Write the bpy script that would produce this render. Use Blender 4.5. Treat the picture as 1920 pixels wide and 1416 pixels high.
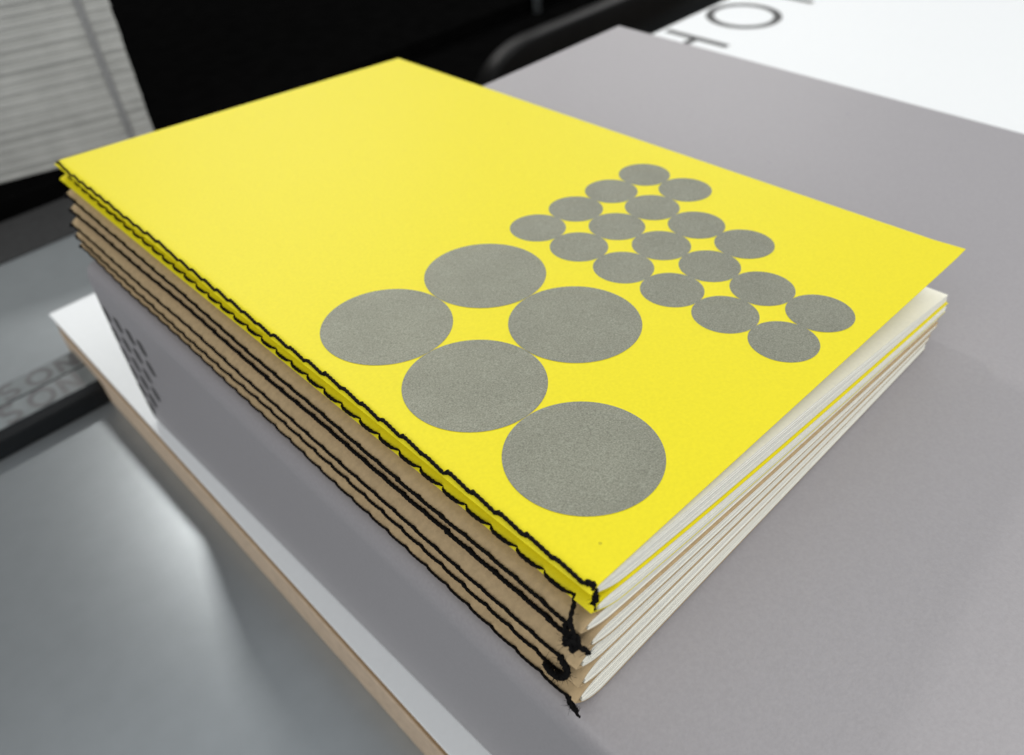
import bpy, math, random
from mathutils import Vector, Matrix, noise

# ------------------------------------------------------------------ camera, light, exposure
SC = bpy.context.scene
for o in list(bpy.data.objects): bpy.data.objects.remove(o)
COL = SC.collection
S = 0.013                     # metres per layout unit (one small-dot pitch on the cover)
ZT = 9.0                      # layout depth of the table top below the cover plane

def W(x, y, z):               # layout (x to the fore-edge, y to the tail, z down) -> world metres
    return Vector((x * S, -y * S, (ZT - z) * S))

CAMPOS = W(-8.7252, 9.1466, -7.7954)
ROWS = [(0.71954439, 0.69134113, 0.06559965), (-0.49938797, 0.44948103, 0.74066083), (0.48256349, -0.56569802, 0.668669)]
ax = [Vector((r[0], -r[1], -r[2])) for r in ROWS]
cam = bpy.data.cameras.new('camera'); camo = bpy.data.objects.new('camera', cam); COL.objects.link(camo)
M = Matrix.Identity(4)
for i, v in enumerate((ax[0], -ax[1], -ax[2])):
    for k in range(3): M[k][i] = v[k]
M.translation = CAMPOS
camo.matrix_world = M
cam.sensor_fit = 'HORIZONTAL'; cam.sensor_width = 36; cam.lens = 1521.25 / 1920 * 36
cam.clip_start = 0.005; cam.clip_end = 50
cam.dof.use_dof = True; cam.dof.focus_distance = 10.6 * S; cam.dof.aperture_fstop = 19
SC.camera = camo

world = bpy.data.worlds.new('World'); SC.world = world; world.use_nodes = True
world.node_tree.nodes['Background'].inputs[0].default_value = (0.93, 0.97, 1.0, 1)
world.node_tree.nodes['Background'].inputs[1].default_value = 0.56

def area(name, pos, target, sx, sy, power, col=(1, 1, 1)):
    l = bpy.data.lights.new(name, 'AREA'); l.shape = 'RECTANGLE'; l.size = sx; l.size_y = sy; l.energy = power; l.color = col
    o = bpy.data.objects.new(name, l); COL.objects.link(o); o.location = pos
    o.rotation_euler = (Vector(target) - Vector(pos)).to_track_quat('-Z', 'Y').to_euler()
    return o
# a small ceiling lamp beyond the table (its reflection glows on the table top), a hanging lamp farther right,
# and the broad ceiling panel above the near right side that lights the stack
T0 = W(-5.1, -7.5, 9)
area('ceiling_lamp', T0 + Vector((0.205, 0.71, 0.70)) * 1.7, T0, 0.15, 0.13, 5.6, (1, 0.985, 0.95))
area('hanging_lamp', (0.62, 1.15, 0.72), (0.0, 0.05, 0.1), 0.6, 0.35, 3.2, (1, 0.985, 0.96))
area('sheen_fill_right', (1.45, 0.95, 0.72), (0.15, 0.05, 0.1), 0.7, 0.4, 3.1, (1, 0.985, 0.97))  # added unseen fill, brightens the far part of the grey cover
area('ceiling_panel', (0.62, -0.62, 1.25), (0.02, 0, 0.1), 0.8, 0.8, 9.0, (1, 0.98, 0.95))
area('fill_light_left', (-1.15, -0.25, 1.0), (0.0, 0, 0.08), 0.9, 0.9, 7.0, (1, 0.985, 0.96))  # added fill light for the left-facing sides, not a known source
vs = SC.view_settings; vs.view_transform = 'Standard'; vs.look = 'None'; vs.exposure = 0.0; vs.gamma = 1.0; vs.use_curve_mapping = False
SC.render.engine = 'CYCLES'
R = random.Random(7)

# ------------------------------------------------------------------ materials
def mat(name, col, rough=0.6, metal=0.0, spec=0.5, var=0.0, vscale=400, bump=0.0, bscale=3000, bdist=0.0002, sheen=0.0, coat=0.0, speck=0):
    m = bpy.data.materials.new(name); m.use_nodes = True
    nt = m.node_tree; b = nt.nodes['Principled BSDF']
    b.inputs['Base Color'].default_value = (*col, 1); b.inputs['Roughness'].default_value = rough
    b.inputs['Metallic'].default_value = metal; b.inputs['Specular IOR Level'].default_value = spec
    b.inputs['Sheen Weight'].default_value = sheen; b.inputs['Coat Weight'].default_value = coat
    tc = nt.nodes.new('ShaderNodeTexCoord')
    if var:
        n = nt.nodes.new('ShaderNodeTexNoise'); n.inputs['Scale'].default_value = vscale; n.inputs['Detail'].default_value = 6
        nt.links.new(tc.outputs['Object'], n.inputs['Vector'])
        mp = nt.nodes.new('ShaderNodeMapRange'); mp.inputs['From Min'].default_value = 0.3; mp.inputs['From Max'].default_value = 0.7
        mp.inputs['To Min'].default_value = 1 - var; mp.inputs['To Max'].default_value = 1 + var
        nt.links.new(n.outputs['Fac'], mp.inputs['Value'])
        mx = nt.nodes.new('ShaderNodeVectorMath'); mx.operation = 'SCALE'; mx.inputs[0].default_value = col
        nt.links.new(mp.outputs[0], mx.inputs['Scale']); nt.links.new(mx.outputs[0], b.inputs['Base Color'])
    if speck:
        n = nt.nodes.new('ShaderNodeTexVoronoi'); n.inputs['Scale'].default_value = speck; n.inputs['Randomness'].default_value = 1
        nt.links.new(tc.outputs['Object'], n.inputs['Vector'])
        c1 = nt.nodes.new('ShaderNodeMath'); c1.operation = 'LESS_THAN'; c1.inputs[1].default_value = 0.032; nt.links.new(n.outputs['Distance'], c1.inputs[0])
        sp = nt.nodes.new('ShaderNodeSeparateColor'); nt.links.new(n.outputs['Color'], sp.inputs[0])
        c2 = nt.nodes.new('ShaderNodeMath'); c2.operation = 'GREATER_THAN'; c2.inputs[1].default_value = 0.62; nt.links.new(sp.outputs[0], c2.inputs[0])
        c3 = nt.nodes.new('ShaderNodeMath'); c3.operation = 'MULTIPLY'; nt.links.new(c1.outputs[0], c3.inputs[0]); nt.links.new(c2.outputs[0], c3.inputs[1])
        c4 = nt.nodes.new('ShaderNodeMath'); c4.operation = 'MULTIPLY'; c4.inputs[1].default_value = 0.45; nt.links.new(c3.outputs[0], c4.inputs[0])
        mm = nt.nodes.new('ShaderNodeMix'); mm.data_type = 'RGBA'; nt.links.new(c4.outputs[0], mm.inputs['Factor'])
        src = b.inputs['Base Color'].links[0].from_socket; nt.links.new(src, mm.inputs[6]); mm.inputs[7].default_value = (col[0] * .35, col[1] * .33, col[2] * .6, 1)
        nt.links.new(mm.outputs[2], b.inputs['Base Color'])
    if bump:
        n = nt.nodes.new('ShaderNodeTexNoise'); n.inputs['Scale'].default_value = bscale; n.inputs['Detail'].default_value = 4
        nt.links.new(tc.outputs['Object'], n.inputs['Vector'])
        bp = nt.nodes.new('ShaderNodeBump'); bp.inputs['Strength'].default_value = bump; bp.inputs['Distance'].default_value = bdist
        nt.links.new(n.outputs['Fac'], bp.inputs['Height']); nt.links.new(bp.outputs[0], b.inputs['Normal'])
    return m

MY = mat('yellow_paper', (0.80, 0.695, 0.011), 0.5, spec=0.3, var=0.03, vscale=1500, bump=0.2, bscale=2500, bdist=0.00009, speck=110)
MK = mat('kraft_paper', (0.485, 0.36, 0.205), 0.75, spec=0.25, var=0.10, vscale=900, bump=0.4, bscale=2200, bdist=0.0001)
MP = mat('cream_page', (0.88, 0.87, 0.79), 0.65, spec=0.25, var=0.03, vscale=1200, bump=0.2, bscale=2500, bdist=0.00008)
MT = mat('black_thread', (0.005, 0.0045, 0.0045), 0.85, spec=0.12, var=0.3, vscale=3000, bump=0.6, bscale=5000, bdist=0.0003)
MG = mat('grey_cover', (0.318, 0.303, 0.317), 0.45, spec=0.7, var=0.045, vscale=1500, bump=0.4, bscale=1800, bdist=0.00009, speck=70)
MGD = mat('grey_print', (0.07, 0.068, 0.068), 0.6, var=0.1)
MW = mat('white_card', (0.83, 0.85, 0.86), 0.5, spec=0.4, var=0.012, vscale=600, bump=0.15, bscale=1500, bdist=0.00008)
MBE = mat('brown_board_edge', (0.30, 0.19, 0.095), 0.85, spec=0.2, var=0.12, vscale=500, bump=0.5, bscale=1200, bdist=0.0002)
MBL = mat('tan_board_edge', (0.56, 0.44, 0.325), 0.85, spec=0.2, var=0.1, vscale=400, bump=0.5, bscale=1200, bdist=0.0002)
MI = mat('black_ink', (0.02, 0.02, 0.02), 0.5, var=0.1)
MTB = mat('satin_table', (0.385, 0.415, 0.435), 0.29, metal=0.66, spec=0.8, var=0.03, vscale=120, bump=0.08, bscale=700, bdist=0.0002)
MBK = mat('black_plastic', (0.0025, 0.0025, 0.0025), 1.0, spec=0.0, var=0.2, vscale=80)
MCASE = mat('matt_black_case', (0.004, 0.004, 0.004), 0.42, spec=0.09, var=0.2, vscale=80)
MDREF = mat('dark_reflection_grey', (0.042, 0.042, 0.042), 0.8, spec=0.15, var=0.15, vscale=300)  # grey that stands in for a dark reflection on the table
MBG = mat('black_gloss', (0.006, 0.007, 0.008), 0.25, spec=0.3, var=0.2, vscale=80)
MWALL = mat('black_backdrop', (0.0015, 0.0015, 0.0015), 0.9, spec=0.0, var=0.2, vscale=4)
MBAR = mat('grey_label', (0.19, 0.21, 0.215), 0.33, spec=0.5, var=0.12, vscale=150, coat=0.3)
MBARL = mat('grey_lettering', (0.12, 0.12, 0.125), 0.4, var=0.15)
MPK = mat('newsprint', (0.40, 0.40, 0.38), 0.75, spec=0.25, var=0.12, vscale=60)
MPK2 = mat('newsprint_edge', (0.52, 0.52, 0.50), 0.7, spec=0.25, var=0.08, vscale=60)
MSTR = mat('grey_strap', (0.24, 0.24, 0.24), 0.6, var=0.1)
MPOST = mat('grey_metal', (0.25, 0.27, 0.28), 0.4, metal=0.5, var=0.1)

def silver():
    m = bpy.data.materials.new('silver_ink'); m.use_nodes = True; nt = m.node_tree; b = nt.nodes['Principled BSDF']
    tc = nt.nodes.new('ShaderNodeTexCoord')
    v = nt.nodes.new('ShaderNodeTexNoise'); v.inputs['Scale'].default_value = 3300; v.inputs['Detail'].default_value = 5; v.inputs['Roughness'].default_value = 0.7
    nt.links.new(tc.outputs['Object'], v.inputs['Vector'])
    r = nt.nodes.new('ShaderNodeValToRGB'); e = r.color_ramp.elements
    e[0].position = 0.34; e[0].color = (0.175, 0.175, 0.135, 1); e[1].position = 0.68; e[1].color = (0.375, 0.385, 0.31, 1)
    nt.links.new(v.outputs['Fac'], r.inputs['Fac']); nt.links.new(r.outputs[0], b.inputs['Base Color'])
    lo = nt.nodes.new('ShaderNodeTexNoise'); lo.inputs['Scale'].default_value = 90; lo.inputs['Detail'].default_value = 5
    nt.links.new(tc.outputs['Object'], lo.inputs['Vector'])
    lr = nt.nodes.new('ShaderNodeMapRange'); lr.inputs['From Min'].default_value = 0.3; lr.inputs['From Max'].default_value = 0.7; lr.inputs['To Min'].default_value = 0.94; lr.inputs['To Max'].default_value = 1.05
    nt.links.new(lo.outputs['Fac'], lr.inputs['Value'])
    sc = nt.nodes.new('ShaderNodeVectorMath'); sc.operation = 'SCALE'; nt.links.new(r.outputs[0], sc.inputs[0]); nt.links.new(lr.outputs[0], sc.inputs['Scale'])
    nt.links.new(sc.outputs[0], b.inputs['Base Color'])
    b.inputs['Metallic'].default_value = 0.55; b.inputs['Roughness'].default_value = 0.5
    bp = nt.nodes.new('ShaderNodeBump'); bp.inputs['Strength'].default_value = 0.55; bp.inputs['Distance'].default_value = 0.0002
    nt.links.new(v.outputs['Fac'], bp.inputs['Height']); nt.links.new(bp.outputs[0], b.inputs['Normal'])
    return m
MS = silver()

# ------------------------------------------------------------------ builders
def lerp(a, b, t): return a + (b - a) * t
def empty(name, pos, label=None, cat=None, group=None, kind=None):
    o = bpy.data.objects.new(name, None); COL.objects.link(o); o.location = pos; o.empty_display_size = 0.01
    tag(o, label, cat, group, kind); return o
def tag(o, label=None, cat=None, group=None, kind=None):
    for k, v in (('label', label), ('category', cat), ('group', group), ('kind', kind)):
        if v: o[k] = v
    return o
def mesh(name, verts, faces, m, parent=None, smooth=False, origin=None):
    """verts in layout units; parent is an Empty/mesh whose world location is subtracted"""
    off = Vector((0, 0, 0)); q = parent
    while q is not None: off += Vector(q.location); q = q.parent
    vs_ = [W(*v) for v in verts]
    loc = Vector((0, 0, 0))
    if origin is not None: loc = W(*origin) - off
    me = bpy.data.meshes.new(name); me.from_pydata([tuple(v - off - loc) for v in vs_], [], faces)
    me.materials.append(m)
    if smooth: me.polygons.foreach_set('use_smooth', [True] * len(me.polygons))
    # layout -> world flips handedness twice, so faces keep their winding
    me.update()
    o = bpy.data.objects.new(name, me); COL.objects.link(o); o.location = loc
    if parent is not None: o.parent = parent
    return o
def bevel(o, w, seg=3):
    b = o.modifiers.new('bevel', 'BEVEL'); b.width = w * S; b.segments = seg; b.limit_method = 'ANGLE'; return o
def box(x0, x1, y0, y1, z0, z1):
    v = [(x, y, z) for z in (z1, z0) for x, y in ((x0, y0), (x0, y1), (x1, y1), (x1, y0))]
    f = [(0, 3, 2, 1), (4, 5, 6, 7)] + [(i, (i + 1) % 4, (i + 1) % 4 + 4, i + 4) for i in range(4)]
    return v, f
def grid(rows):
    n = len(rows[0]); v = [p for r in rows for p in r]
    f = [(i * n + j, i * n + j + 1, (i + 1) * n + j + 1, (i + 1) * n + j) for i in range(len(rows) - 1) for j in range(n - 1)]
    return v, f
def tube(path, rad, n=6, cap=True):
    """path: list of layout points, rad: number or list"""
    P = [Vector(p) for p in path]; v = []; f = []
    for i, p in enumerate(P):
        t = (P[min(i + 1, len(P) - 1)] - P[max(i - 1, 0)]).normalized()
        a = t.cross(Vector((0.3, 0.1, 1))).normalized(); b = t.cross(a)
        r = rad[i] if isinstance(rad, (list, tuple)) else rad
        for k in range(n):
            w = 2 * math.pi * k / n; v.append(tuple(p + a * (r * math.cos(w)) + b * (r * math.sin(w))))
    for i in range(len(P) - 1):
        for k in range(n): f.append((i * n + k, i * n + (k + 1) % n, (i + 1) * n + (k + 1) % n, (i + 1) * n + k))
    if cap: f += [tuple(range(n))[::-1], tuple(range((len(P) - 1) * n, len(P) * n))]
    return v, f
def join(parts):
    V = []; F = []
    for v, f in parts:
        o = len(V); V += list(v); F += [tuple(i + o for i in q) for q in f]
    return V, F
def spline(pts, step=0.03):
    P = [Vector(p) for p in pts]; P = [2 * P[0] - P[1]] + P + [2 * P[-1] - P[-2]]; out = []
    for i in range(1, len(P) - 2):
        n = max(2, int((P[i + 1] - P[i]).length / step))
        for k in range(n):
            t = k / n; a, b, c, d = P[i - 1], P[i], P[i + 1], P[i + 2]
            out.append(0.5 * ((2 * b) + (c - a) * t + (2 * a - 5 * b + 4 * c - d) * t * t + (3 * b - a - 3 * c + d) * t ** 3))
    out.append(P[-2]); return out
def rope(pts, r=0.036, ply=0.024, per=0.24, phase=0.0, rmod=None, n=6):
    """two-ply twisted thread along a dense list of points"""
    P = [Vector(p) for p in pts]; parts = []; L = [0]
    for a, b in zip(P, P[1:]): L.append(L[-1] + (b - a).length)
    for s in (0, math.pi):
        path = []; rr = []
        for i, p in enumerate(P):
            t = (P[min(i + 1, len(P) - 1)] - P[max(i - 1, 0)]).normalized()
            a = t.cross(Vector((0.3, 0.1, 1))).normalized(); b = t.cross(a)
            w = 2 * math.pi * L[i] / per + s + phase; k = rmod(L[i], i) if rmod else 1.0
            path.append(p + (a * math.cos(w) + b * math.sin(w)) * ply * k); rr.append(r * k)
        parts.append(tube(path, rr, n))
    return join(parts)
def fuzz(points, num, length, seed, r=0.0035):
    q = random.Random(seed); parts = []
    for _ in range(num):
        p = Vector(q.choice(points)); d = Vector((q.gauss(0, 1), q.gauss(0, 1), q.gauss(0, 1))).normalized(); l = length * q.uniform(0.5, 1.3)
        e = Vector((q.gauss(0, 1), q.gauss(0, 1), q.gauss(0, 1))) * 0.25 * l
        parts.append(tube([p, p + d * l * 0.5 + e * 0.3, p + d * l + e], [r, r * 0.8, r * 0.4], 3))
    return join(parts)

# ------------------------------------------------------------------ setting: table, backdrop
tb = mesh('table_top', *box(-70, 90, -60, 60, ZT, ZT + 2.0), MTB); tag(tb, kind='structure')
wl = mesh('backdrop', *box(-220, 260, -104, -103, -125, 70), MWALL); tag(wl, kind='structure')

# black shelf at the back
sh = empty('black_shelf', W(5, -45, ZT), 'low black shelf along the back under the paper bundle', 'shelf')
bevel(mesh('shelf_board', *box(-70, 90, -59, -28.3, 8.12, ZT - 0.02), MBK, sh), 0.08)

dm = mesh('dark_reflection_strip', *box(-70, 3.9, -28.28, -24.9, ZT - 0.06, ZT - 0.003), MDREF)  # thin strip added for the table's dark reflection in front of the shelf
bm_ = mesh('added_black_sheet', *box(4.0, 62, -28.28, -21.4, ZT - 0.05, ZT - 0.003), MBK)  # sheet added to blacken the table where it reflects the dark background
tag(bm_, 'thin black sheet added to darken the table between yellow booklet and black case', 'dark strip')
tag(dm, 'added dark grey strip for the dark reflection on the table along the black shelf', 'dark strip')
# ------------------------------------------------------------------ big white board with brown edge
wb = empty('white_board', W(15, 0, ZT), 'large white printed board with brown card edge under the grey book', 'board')
WX0, WX1, WY0, WY1 = -5.87, 48.0, -16.55, 24.0
bevel(mesh('lower_board', *box(WX0 + 0.02, WX1, WY0, WY1, 7.66, ZT - 0.004), MBL, wb), 0.05)
bevel(mesh('upper_board', *box(WX0 + 0.05, WX1, WY0 + 0.03, WY1, 7.06, 7.655), MBE, wb), 0.04)
bevel(mesh('white_sheet', *box(WX0, WX1, WY0, WY1, 7.0, 7.057), MW, wb), 0.02)
def flat(pts, z):  # polygon facing up
    return [(x, y, z) for x, y in pts], [tuple(range(len(pts)))]
def ribbon(pts, w, z, closed=False):
    n = len(pts); L = []; Rr = []
    for i, p in enumerate(pts):
        a = pts[(i - 1) % n] if closed or i else pts[0]; b = pts[(i + 1) % n] if closed or i < n - 1 else pts[-1]
        d = Vector((b[0] - a[0], b[1] - a[1])).normalized(); q = Vector((-d.y, d.x)) * w / 2
        zz = z(p[0], p[1]) if callable(z) else z
        L.append((p[0] + q.x, p[1] + q.y, zz)); Rr.append((p[0] - q.x, p[1] - q.y, zz))
    v = L + Rr; m = n if closed else n - 1
    return v, [(i, (i + 1) % n, (i + 1) % n + n, i + n) for i in range(m)]
zi = 6.994
LH = [ribbon([(22.2, -16.25), (22.2, -12.65)], 0.42, zi), ribbon([(25.1, -16.25), (25.1, -12.65)], 0.42, zi), ribbon([(22.37, -14.45), (24.93, -14.45)], 0.42, zi)]
mesh('letter_h', *join(LH), MI, wb)
mesh('letter_o', *ribbon([(29.0 + 1.62 * math.cos(a * math.pi / 32), -14.42 + 1.72 * math.sin(a * math.pi / 32)) for a in range(64)], 0.42, zi, True), MI, wb)
mesh('letter_i', *ribbon([(32.6, -16.25), (32.6, -12.65)], 0.42, zi), MI, wb)

# ------------------------------------------------------------------ thick grey book under the stack
gb = empty('grey_book', W(4, 0, 7.0), 'thick grey covered book with dark dashes printed on its rounded spine', 'book')
GX0, GX1, GY0, GY1, GZ = -5.57, 13.1, -9.26, 16.0, 2.0
prof = [(GX1, GZ), (8, GZ), (2, GZ), (-3, GZ), (-4.9, GZ), (-5.08, GZ + 0.006), (-5.18, GZ + 0.03)]
for k in range(9):   # soft shoulder running over into the spine
    a = math.pi / 2 * k / 8
    prof.append((-5.27 - 0.30 * math.sin(a) ** 1.0, GZ + 0.055 + 0.42 * (1 - math.cos(a)) ** 1.15))
prof += [(GX0 - 0.01, 3.2), (GX0 - 0.015, 4.5), (GX0, 6.2), (GX0 + 0.02, 6.86), (GX0 + 0.09, 6.99)]
ys = [GY0 + (GY1 - GY0) * i / 24 for i in range(25)]
def lean(y, z): return lerp(-0.12, 0.20, (y + 9.26) / 13.3) * max(0, (z - GZ) / 5)
gv, gf = grid([[(x + (lean(y, z) if x < -5 else 0), y, z) for x, z in prof] for y in ys])
gc = mesh('cover', gv, gf, MG, gb, True)
so = gc.modifiers.new('thickness', 'SOLIDIFY'); so.thickness = 0.05 * S; so.offset = -1; gc.modifiers.new('edges', 'EDGE_SPLIT').split_angle = math.radians(40)
mesh('page_block', *box(-5.05, GX1 - 0.06, GY0 + 0.05, GY1 - 0.05, GZ + 0.62, 6.93), MP, gb)
mesh('back_cover', *box(-5.1, GX1, GY0, GY1, 6.94, 6.996), MG, gb)
def dash(y, z, w=0.28, h=0.40):
    pts = []
    for k in range(14):
        a = 2 * math.pi * k / 14; r = 1 / (abs(math.cos(a)) ** 4 + abs(math.sin(a)) ** 4) ** 0.25
        pts.append((y + w / 2 * r * math.cos(a) + 0.10 * math.sin(a) * h, z + h / 2 * r * math.sin(a)))
    return [(GX0 - 0.026 + lean(yy, zz), yy, zz) for yy, zz in pts], [tuple(range(14))]
for zr, cols in ((3.3, (-9.0, -8.35, -7.72, -7.1)), (3.92, (-9.05, -8.42, -7.8, -7.15)), (4.52, (-9.0, -8.4, -7.78)), (5.12, (-9.02, -8.42, -7.82)), (5.72, (-9.0, -8.42)), (6.3, (-8.95,))):
    for y in cols: mesh('spine_dash', *dash(y + R.uniform(-.02, .02), zr), MGD, gb)

# ------------------------------------------------------------------ the seven sewn booklets
def plane(x, y): return 0.067 * x - 0.0202 * y      # flat top of the uppermost cover
YH, YT = -9.8, 5.95                                 # head and tail
#            near x, near z, far x, far z, fore x, tail y shift
SP = [(-5.18, -0.40, -5.06, -0.09, 4.29, 0.00), (-5.20, -0.09, -5.10, 0.24, 4.27, 0.02), (-5.33, 0.20, -5.12, 0.60, 4.12, -0.01),
      (-5.29, 0.52, -5.16, 0.94, 4.02, 0.02), (-5.42, 0.86, -5.28, 1.26, 3.90, -0.02), (-5.40, 1.31, -5.32, 1.56, 3.84, -0.01), (-5.43, 1.66, -5.34, 1.81, 3.79, -0.02)]
BS_T = [-0.47, -0.24, 0.05, 0.36, 0.69, 1.08, 1.49, 1.96]     # boundaries beside the spine, tail end
BS_H = [-0.14, 0.08, 0.42, 0.77, 1.10, 1.41, 1.69, 1.96]      # and head end
BF = [0.17, 1.22, 1.42, 1.52, 1.61, 1.70, 1.79, 1.975]      # boundaries at the fore-edge
def ty(y): return (y - YH) / (YT - YH)
def apex(i, y):
    t = ty(y); n, c = SP[i], 0.018 if i < 2 else 0.03
    return (lerp(n[2], n[0], t) + c * noise.noise((y * 0.35, i * 7.3, 0)), lerp(n[3], n[1], t) + c * 1.0 * noise.noise((y * 0.3, i * 3.1, 5)))
def bound(k, x, y):
    if k == 0: return plane(x, y) - 0.03 * math.exp(-((x - 4.29) ** 2 + (y - 5.8) ** 2) / 0.05)
    u = max(0, (x + 5.25) / 9.4); t = ty(y)
    s = lerp(BS_H[k], BS_T[k], t)
    z = lerp(s, BF[k], u ** (0.8 if k < 3 else 0.9))
    return max(z, plane(x, y) + 0.06) if k == 1 else z
def g(s, e=2.3): return 1.0 if s >= 1 else 1 - (1 - max(s, 0)) ** e
def surf(i, x, y, top):
    X, A = apex(i, y); s = (x - X)
    if top: return A + (bound(i, x, y) - A) * g(s / (0.20 if i == 0 else 0.5))
    return A + (bound(i + 1, x, y) - A) * g(s / 0.55)
def page_top(i, x, y):
    if i: return surf(i, x, y, True) + 0.013
    X, A = apex(0, y); u = max(0, (x - X) / 9.45)
    return A + (plane(x, y) + 0.03 + 0.86 * u ** 1.35 - A) * g((x - X) / 0.3)
US = [1, .97, .93, .88, .82, .75, .67, .6, .5, .42, .34, .26, .19, .13, .09, .062, .045, .032, .022, .014, .008, .003]
def tail_y(i, x): return YT + SP[i][5] - 0.019 * (x + 5.2) * (1, 0.9, 0.85, 0.8, 0.72, 0.66, 0.6)[i]
def head_y(i, x): return YH + 0.006 * (x + 5.2) + (0.02 * i if i < 4 else 0.06)
NY = 30
LAB = ['yellow booklet with large silver dots on its cover, top of the stack',
       'yellow booklet directly under the dotted top booklet, second in the stack',
       'kraft brown booklet directly under the two yellow ones',
       'kraft brown booklet, second below the yellow ones, its thread tied in the big knot',
       'kraft brown booklet in the middle of the five, third below the yellow ones',
       'kraft brown booklet, second from the bottom, its thread ending in a loop',
       'kraft brown booklet at the very bottom of the stack, resting on grey book']
NSTITCH = 34
def build_booklet(i):
    col = MY if i < 2 else MK; fx = SP[i][4]
    X0, A0 = apex(i, 0); base = W(X0, 0, bound(i + 1, 0, 0))
    th = empty('sewn_booklet', base, LAB[i], 'booklet', 'sewn booklets in the stack')
    rows = []
    for j in range(NY + 1):
        t = j / NY; r = []
        def pt(u, top):
            ym = lerp(head_y(i, fx), tail_y(i, fx), t); X, A = apex(i, ym); x = X + (fx - X) * u
            y = lerp(head_y(i, x), tail_y(i, x), t)
            return (x, y, surf(i, x, y, top))
        r += [pt(u, True) for u in US]
        ym = lerp(head_y(i, -5.2), tail_y(i, -5.2), t); X, A = apex(i, ym); r.append((X - 0.004, ym, A))
        r += [pt(u, False) for u in US[::-1]]
        rows.append(r)
    v, f = grid(rows)
    c = mesh('cover', v, f, col, th, True)
    so = c.modifiers.new('thickness', 'SOLIDIFY'); so.thickness = (0.010 if i < 2 else 0.017) * S; so.offset = -1; c.modifiers.new('edges', 'EDGE_SPLIT').split_angle = math.radians(40)
    # pages: folded leaves nested inside the cover
    NL = 14 if i < 2 else 10; parts = []
    qs = [(k + 0.5) / NL for k in range(NL)]
    for k, q in enumerate(qs):
        q2 = min(0.985, max(0.015, q + R.uniform(-0.3, 0.3) / NL)); rows_t = []; rows_b = []
        inset = 0.01 + 0.05 * (1 - abs(2 * q - 1)); dx = R.uniform(-0.02, 0.01); dy = R.uniform(-0.014, 0.003)
        wav = R.uniform(-1, 1); ph = R.uniform(0, 6)
        for j in range(9):
            t = j / 8; rt = []; rb = []
            for u in US[:-1]:
                ym = lerp(head_y(i, fx) + .03, tail_y(i, fx) + .004 + dy, t); X, A = apex(i, ym)
                x = X + 0.02 + inset * 0.5 + (fx - 0.05 + dx - X - 0.02 - inset * 0.5) * u
                y = lerp(head_y(i, x) + .03, tail_y(i, x) + .004 + dy, t)
                zt = page_top(i, x, y) + 0.006; zb = surf(i, x, y, False) - 0.017
                if zb < zt + 0.02: m_ = (zb + zt) / 2; zt, zb = m_ - 0.01, m_ + 0.01
                gap = (zb - zt) / NL
                z = lerp(zt, zb, q2) + gap * 0.35 * wav * math.sin(u * 5 + ph)
                h = min(0.020, gap * 0.86)
                rt.append((x, y, z - h / 2)); rb.append((x, y, z + h / 2))
            rows_t.append(rt + rb[::-1] + [rt[0]])
        v, f = grid(rows_t); m = len(rows_t[0])
        f.append(tuple(range(m - 1))[::-1]); f.append(tuple(range(8 * m, 9 * m - 1)))
        parts.append((v, f))
    mesh('pages', *join(parts), MP, th)
    # stitches
    ya, yb = head_y(i, -5.2) + 0.10, tail_y(i, -5.2) - (0.12 if i not in (1,) else 0.30)
    if i == 4 or i == 5: yb -= 0.12
    dashed = {1: 1.0, 5: 0.3, 6: 0.3}.get(i, 0.0)
    pts = []; n = NSTITCH * 12; js = [R.uniform(-1, 1) for _ in range(NSTITCH + 2)]
    for k in range(n + 1):
        t = k / n; y = lerp(ya, yb, t); X, A = apex(i, y); ph = (t * NSTITCH) % 1.0; ks = int(t * NSTITCH)
        lift = 1 - abs(2 * ph - 1) ** 5
        dip = (0.040 * dashed + 0.010) * (1 - lift)
        if i == 0:
            x = X + 0.045 + 0.012 * js[ks] - 0.03 * (ph - .5); z = surf(0, x, y, True) - 0.024 + 0.02 * (1 - lift); p = (x, y, z)
        else:
            sag = 0.008 * math.sin(math.pi * ph) + 0.008 * js[ks]
            if i == 1:      # this seam sits a little up the cover, clear of the fold towards the head
                up = lerp(0.055, 0.008, t ** 0.8); lo_, hi_ = X, X + 0.4
                for _ in range(12):
                    mid = (lo_ + hi_) / 2
                    if surf(1, mid, y, True) > A - up: lo_ = mid
                    else: hi_ = mid
                X = lo_; A = A - up
            p = (X - 0.024 + dip, y, A + sag - 0.02 - (0.03 * (ph - 0.5) if dashed else 0.018 * (ph - .5)))
        pts.append(p)
    def rm(l, k):
        ph = (k / n * NSTITCH) % 1.0; d = min(ph, 1 - ph)
        if dashed > 0.5: return 0.5 + 0.5 * math.sin(math.pi * ph) ** 0.7
        return 0.86 + 0.42 * math.exp(-(d / 0.07) ** 2) * (0.6 + 0.5 * js[int(k / n * NSTITCH)])
    tw = {0: 1.0, 1: 0.92, 2: 0.95, 3: 1.12, 4: 0.86, 5: 0.86, 6: 0.7}[i]
    parts = [rope(pts, 0.0225 * tw, 0.0105 * tw, 0.17, i, rm)]
    parts.append(fuzz(pts, 120, 0.045, 40 + i, 0.0016))
    def strand(p, r=0.036, ply=0.022, fz=0, fl=0.08): # extra thread ends
        q = spline(p, 0.02); parts.append(rope(q, r * 0.66, ply * 0.66, 0.15))
        if fz: parts.append(fuzz(q, fz, fl, len(parts) + i, 0.0028))
    E_ = Vector(pts[-1]); H_ = Vector(pts[0])
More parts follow.
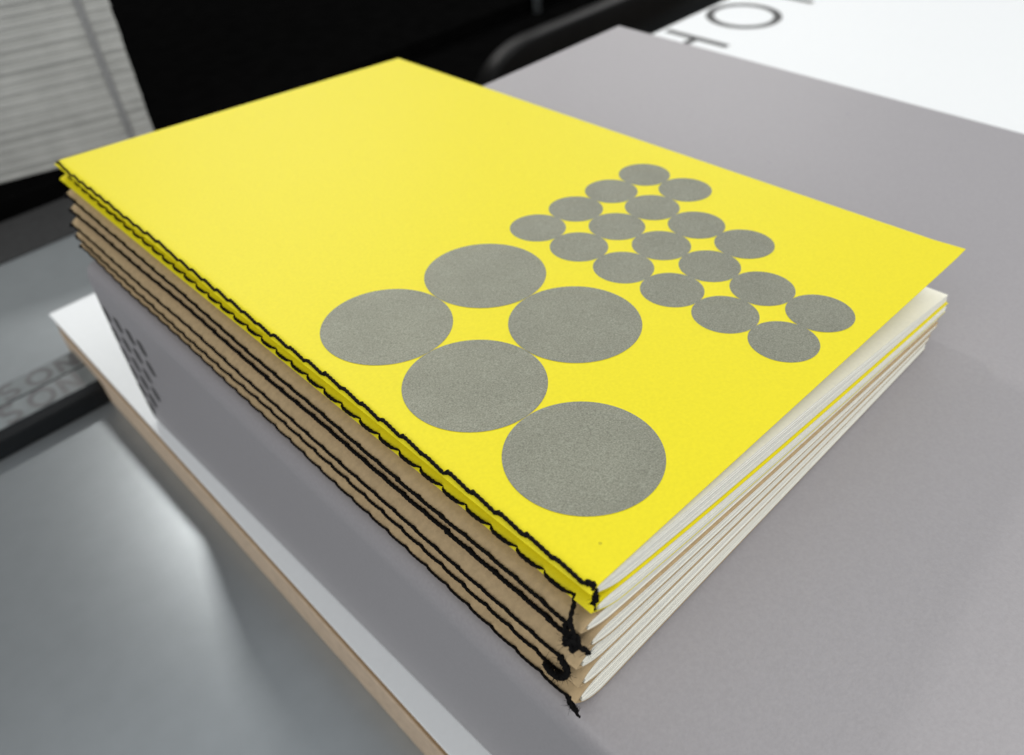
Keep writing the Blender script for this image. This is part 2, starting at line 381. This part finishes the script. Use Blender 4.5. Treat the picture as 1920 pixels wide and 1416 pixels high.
    if i == 0:
        strand([E_, (E_.x + 0.03, E_.y + 0.06, E_.z - 0.005), (E_.x - 0.01, E_.y + 0.13, E_.z + 0.07), (E_.x - 0.02, E_.y + 0.15, E_.z + 0.16)], 0.042, 0.026, 30)
        for a in range(7): strand([(E_.x - 0.01, E_.y + 0.13, E_.z + 0.07), (E_.x - 0.03 + R.uniform(-.04, .05), E_.y + 0.15 + R.uniform(-.03, .03), E_.z + 0.22 + R.uniform(-.03, .05))], 0.013, 0.01, 4, 0.05)
    if i == 1:
        strand([E_, (E_.x - 0.05, E_.y + 0.06, E_.z + 0.05), (-5.37, 5.82, 0.0), (-5.41, 5.90, 0.13)], 0.03, 0.02, 10)
    if i == 3:   # big knot tying the two threads
        K = Vector((-5.42, 5.88, 0.30))
        q = [K + Vector((0.05 * math.sin(a * 2.1), 0.07 * math.cos(a * 1.3 + .5), 0.09 * math.cos(a * 2.6))) for a in [k * 0.45 for k in range(26)]]
        strand(q, 0.034, 0.022, 90, 0.09)
        strand([E_, K + Vector((0, -0.06, 0.02)), K], 0.04, 0.024, 10)
        X2, A2 = apex(2, 5.7); strand([(X2 - 0.03, 5.72, A2 + 0.01), (-5.41, 5.80, 0.24), K], 0.038, 0.024, 10)
        strand([(-5.41, 5.90, 0.13), (-5.43, 5.92, 0.22), K + Vector((0.01, 0.03, 0.05))], 0.03, 0.02, 10)
        strand([K, K + Vector((0.02, 0.09, 0.04)), K + Vector((0.06, 0.16, 0.08)), K + Vector((0.08, 0.17, 0.16))], 0.036, 0.022, 40)
    if i == 4:   # loop that runs on into the thread of the booklet below
        X5, A5 = apex(5, 5.5)
        lp = [E_, (E_.x - 0.02, E_.y + 0.10, E_.z + 0.05), (-5.47, 5.84, 0.98), (-5.49, 5.80, 1.10), (-5.49, 5.70, 1.20), (-5.49, 5.58, 1.25), (X5 - 0.05, 5.44, A5 - 0.02)]
        strand(lp, 0.046, 0.03, 110, 0.10); strand([lp[2], (-5.50, 5.75, 1.17), (-5.49, 5.62, 1.26), lp[-1]], 0.036, 0.024, 90, 0.10)
    if i == 6:
        strand([E_, (E_.x - 0.02, E_.y + 0.05, E_.z + 0.06), (E_.x + 0.0, E_.y + 0.10, E_.z + 0.17)], 0.04, 0.026, 20)
        for a in range(9): strand([(E_.x - 0.01, E_.y + 0.02, E_.z + 0.03), (E_.x - 0.03, E_.y + 0.08 + R.uniform(-.03, .03), E_.z + 0.12), (E_.x - 0.0 + R.uniform(-.05, .05), E_.y + 0.14 + R.uniform(-.06, .06), E_.z + 0.24 + R.uniform(-.03, .03))], 0.016, 0.011, 6, 0.06)
    # short end at the head
    strand([H_, (H_.x - 0.01, H_.y - 0.06, H_.z + 0.01), (H_.x - 0.02 * (1 if i % 2 == 0 else -.3), H_.y - 0.11, H_.z + 0.07 + 0.02 * (i % 3))], 0.034, 0.018, 8, 0.05)
    mesh('thread', *join(parts), MT, th, True)
    return th
books = [build_booklet(i) for i in range(7)]

# silver dots printed on the top cover
def dot(cx, cy, r, lift):
    n = 72; pts = [(cx + r * math.cos(2 * math.pi * k / n), cy - r * math.sin(2 * math.pi * k / n)) for k in range(n)]
    return [(x, y, plane(x, y) - 0.0035 - lift) for x, y in pts], [tuple(range(n))[::-1]]
dots = [(c, k, 0.504) for c, n in ((0, 6), (1, 6), (2, 4), (3, 2)) for k in range(n)]
dots += [(-1.724 + a * 2.0155, 0.492 + b * 2.0155, 1.006) for a, b in ((0, 0), (-1, 0), (0, 1), (-1, 1), (-1, 2))]
for k, (cx, cy, r) in enumerate(dots):
    mesh('silver_dot', *dot(cx, cy, r, 0.00012 * k), MS, books[0])

# ------------------------------------------------------------------ black bar with lettering, left
br = empty('lettered_bar', W(-9, -15.3, ZT), 'black bar with rows of grey lettering lying on the table at left', 'bar')
BX0, BX1 = -22, -3.0
bp_ = [(-13.62, ZT - 0.01), (-13.64, ZT - 0.62), (-13.82, ZT - 0.78), (-14.87, ZT - 0.84), (-16.0, ZT - 0.78), (-16.2, ZT - 0.6), (-16.25, ZT - 0.01)]
bv = [(x, y, z) for x in (BX0, BX1) for y, z in bp_]; nb = len(bp_)
bf = [(k, (k + 1) % nb, (k + 1) % nb + nb, k + nb) for k in range(nb)] + [tuple(range(nb))[::-1], tuple(range(nb, 2 * nb))]
bevel(mesh('bar_body', bv, bf, MBG, br), 0.06)
def zf(x, y): return (lerp(ZT - 0.78, ZT - 0.84, (y + 13.82) / -1.05) if y > -14.87 else lerp(ZT - 0.84, ZT - 0.78, (y + 14.87) / -1.13)) - 0.02
for y0, y1 in ((-13.9, -14.83), (-14.91, -15.95)):
    mesh('label_strip', [(x, y, zf(x, y) + 0.008) for x, y in ((BX0 + .2, y0), (BX1 - .2, y0), (BX1 - .2, y1), (BX0 + .2, y1))], [(0, 1, 2, 3)], MBAR, br)
def letter(ch, x, yb, h, w=0.2):
    T = lambda px_, py: (x + px_ * h, yb - py * h)
    arc = lambda cx, cy, rx, ry, a0, a1, n=16: [T(cx + rx * math.cos(math.radians(lerp(a0, a1, k / n))), cy + ry * math.sin(math.radians(lerp(a0, a1, k / n)))) for k in range(n + 1)]
    if ch == 'S': return ribbon(arc(.36, .74, .26, .24, 35, 270) + arc(.36, .26, .28, .24, 90, -145)[1:], w, zf)
    if ch == 'O': return ribbon(arc(.45, .5, .4, .45, 0, 348, 28), w, zf, True)
    if ch == 'N': return join([ribbon([T(.1, 0), T(.1, .97)], w, zf), ribbon([T(.1, .93), T(.7, .05)], w * .93, lambda a, b: zf(a, b) - .003), ribbon([T(.7, 0), T(.7, .97)], w, zf)])
for yb, xs in ((-13.97, -8.65), (-15.02, -8.35)):
    for ch, dx in (('S', 0), ('O', 0.87), ('N', 1.78)):
        mesh('letter', *letter(ch, xs + dx, yb, 0.82, 0.17), MBARL, br)

# ------------------------------------------------------------------ strapped paper bundle, upper left
PX, PY = 2.98, -28.1
pb = empty('paper_bundle', W(PX, PY, 8.12), 'strapped bundle of folded grey paper standing at the back left', 'paper bundle')
z = 8.10; k = 0
while z > -1.2:
    h = 0.42 * R.uniform(0.92, 1.08); dx = R.uniform(-0.015, 0.015); dy = R.uniform(-0.02, 0.02)
    x1, y1 = PX + dx + 0.012 * k, PY + dy
    pk = mesh('folded_paper', *box(PX - 26, x1, PY - 12, y1, z - h + 0.004, z), MPK, pb); bevel(pk, 0.05, 3)
    ed = mesh('paper_edge', *box(PX - 25.9, x1 - 0.05, PY - 11.9, y1 + 0.025, z - h * 0.34, z - h * 0.20), MPK2, pk); bevel(ed, 0.03)
    z -= h; k += 1
mesh('strap', *box(PX - 1.12, PX - 0.84, PY - 12.05, PY + 0.06, z - 0.02, 8.105), MSTR, pb)
pb.rotation_euler = (0, 0, math.radians(-16))
# ------------------------------------------------------------------ black tray and thin post, behind
tr = empty('black_case', W(30, -20.5, ZT), 'low black case with rounded end behind the grey book', 'case')
def rrect(x0, x1, y0, y1, r, n=8):
    out = []
    for cx, cy, a0 in ((x1 - r, y1 - r, 0), (x0 + r, y1 - r, 90), (x0 + r, y0 + r, 180), (x1 - r, y0 + r, 270)):
        for k in range(n + 1):
            a = math.radians(a0 + 90 * k / n); out.append((cx + r * math.cos(a), cy + r * math.sin(a)))
    return out
def loft(loops):
    n = len(loops[0]); v = [p for l in loops for p in l]; f = []
    for i in range(len(loops) - 1):
        for k in range(n): f.append((i * n + k, i * n + (k + 1) % n, (i + 1) * n + (k + 1) % n, (i + 1) * n + k))
    f += [tuple(range(n))[::-1], tuple(range((len(loops) - 1) * n, len(loops) * n))]
    return v, f
sil = [(60, ZT - .01), (60, 6.5), (40, 6.5), (25, 6.5), (19.6, 6.5)]
sil += [(19.6 - 3.6 * math.sin(math.pi / 2 * k / 10), 8.9 - 2.4 * math.cos(math.pi / 2 * k / 10)) for k in range(1, 11)] + [(16.0, ZT - .01)]
def shrink(d): return [(x + (d if x < 20 else 0), z + (d if z < 8.9 else 0)) for x, z in sil]
loops = [[(x, y, z) for x, z in shrink(d)] for y, d in ((-19.95, 0.12), (-19.98, 0.04), (-20.1, 0.0), (-21.0, 0.0), (-21.1, 0.05), (-21.12, 0.2))]
bev = mesh('case_body', *loft(loops), MCASE, tr, True)
po = empty('thin_post', W(27.5, -27.9, ZT), 'thin grey metal post rising behind the black case', 'post')
mesh('post_rod', *tube([(27.5, -27.9, ZT - .01), (27.5, -27.9, 6), (27.5, -27.9, -3)], 0.28, 12), MPOST, po, True)
mesh('post_foot', *tube([(27.5, -27.9, ZT - .01), (27.5, -27.9, ZT - .2)], 0.2, 12), MPOST, po)
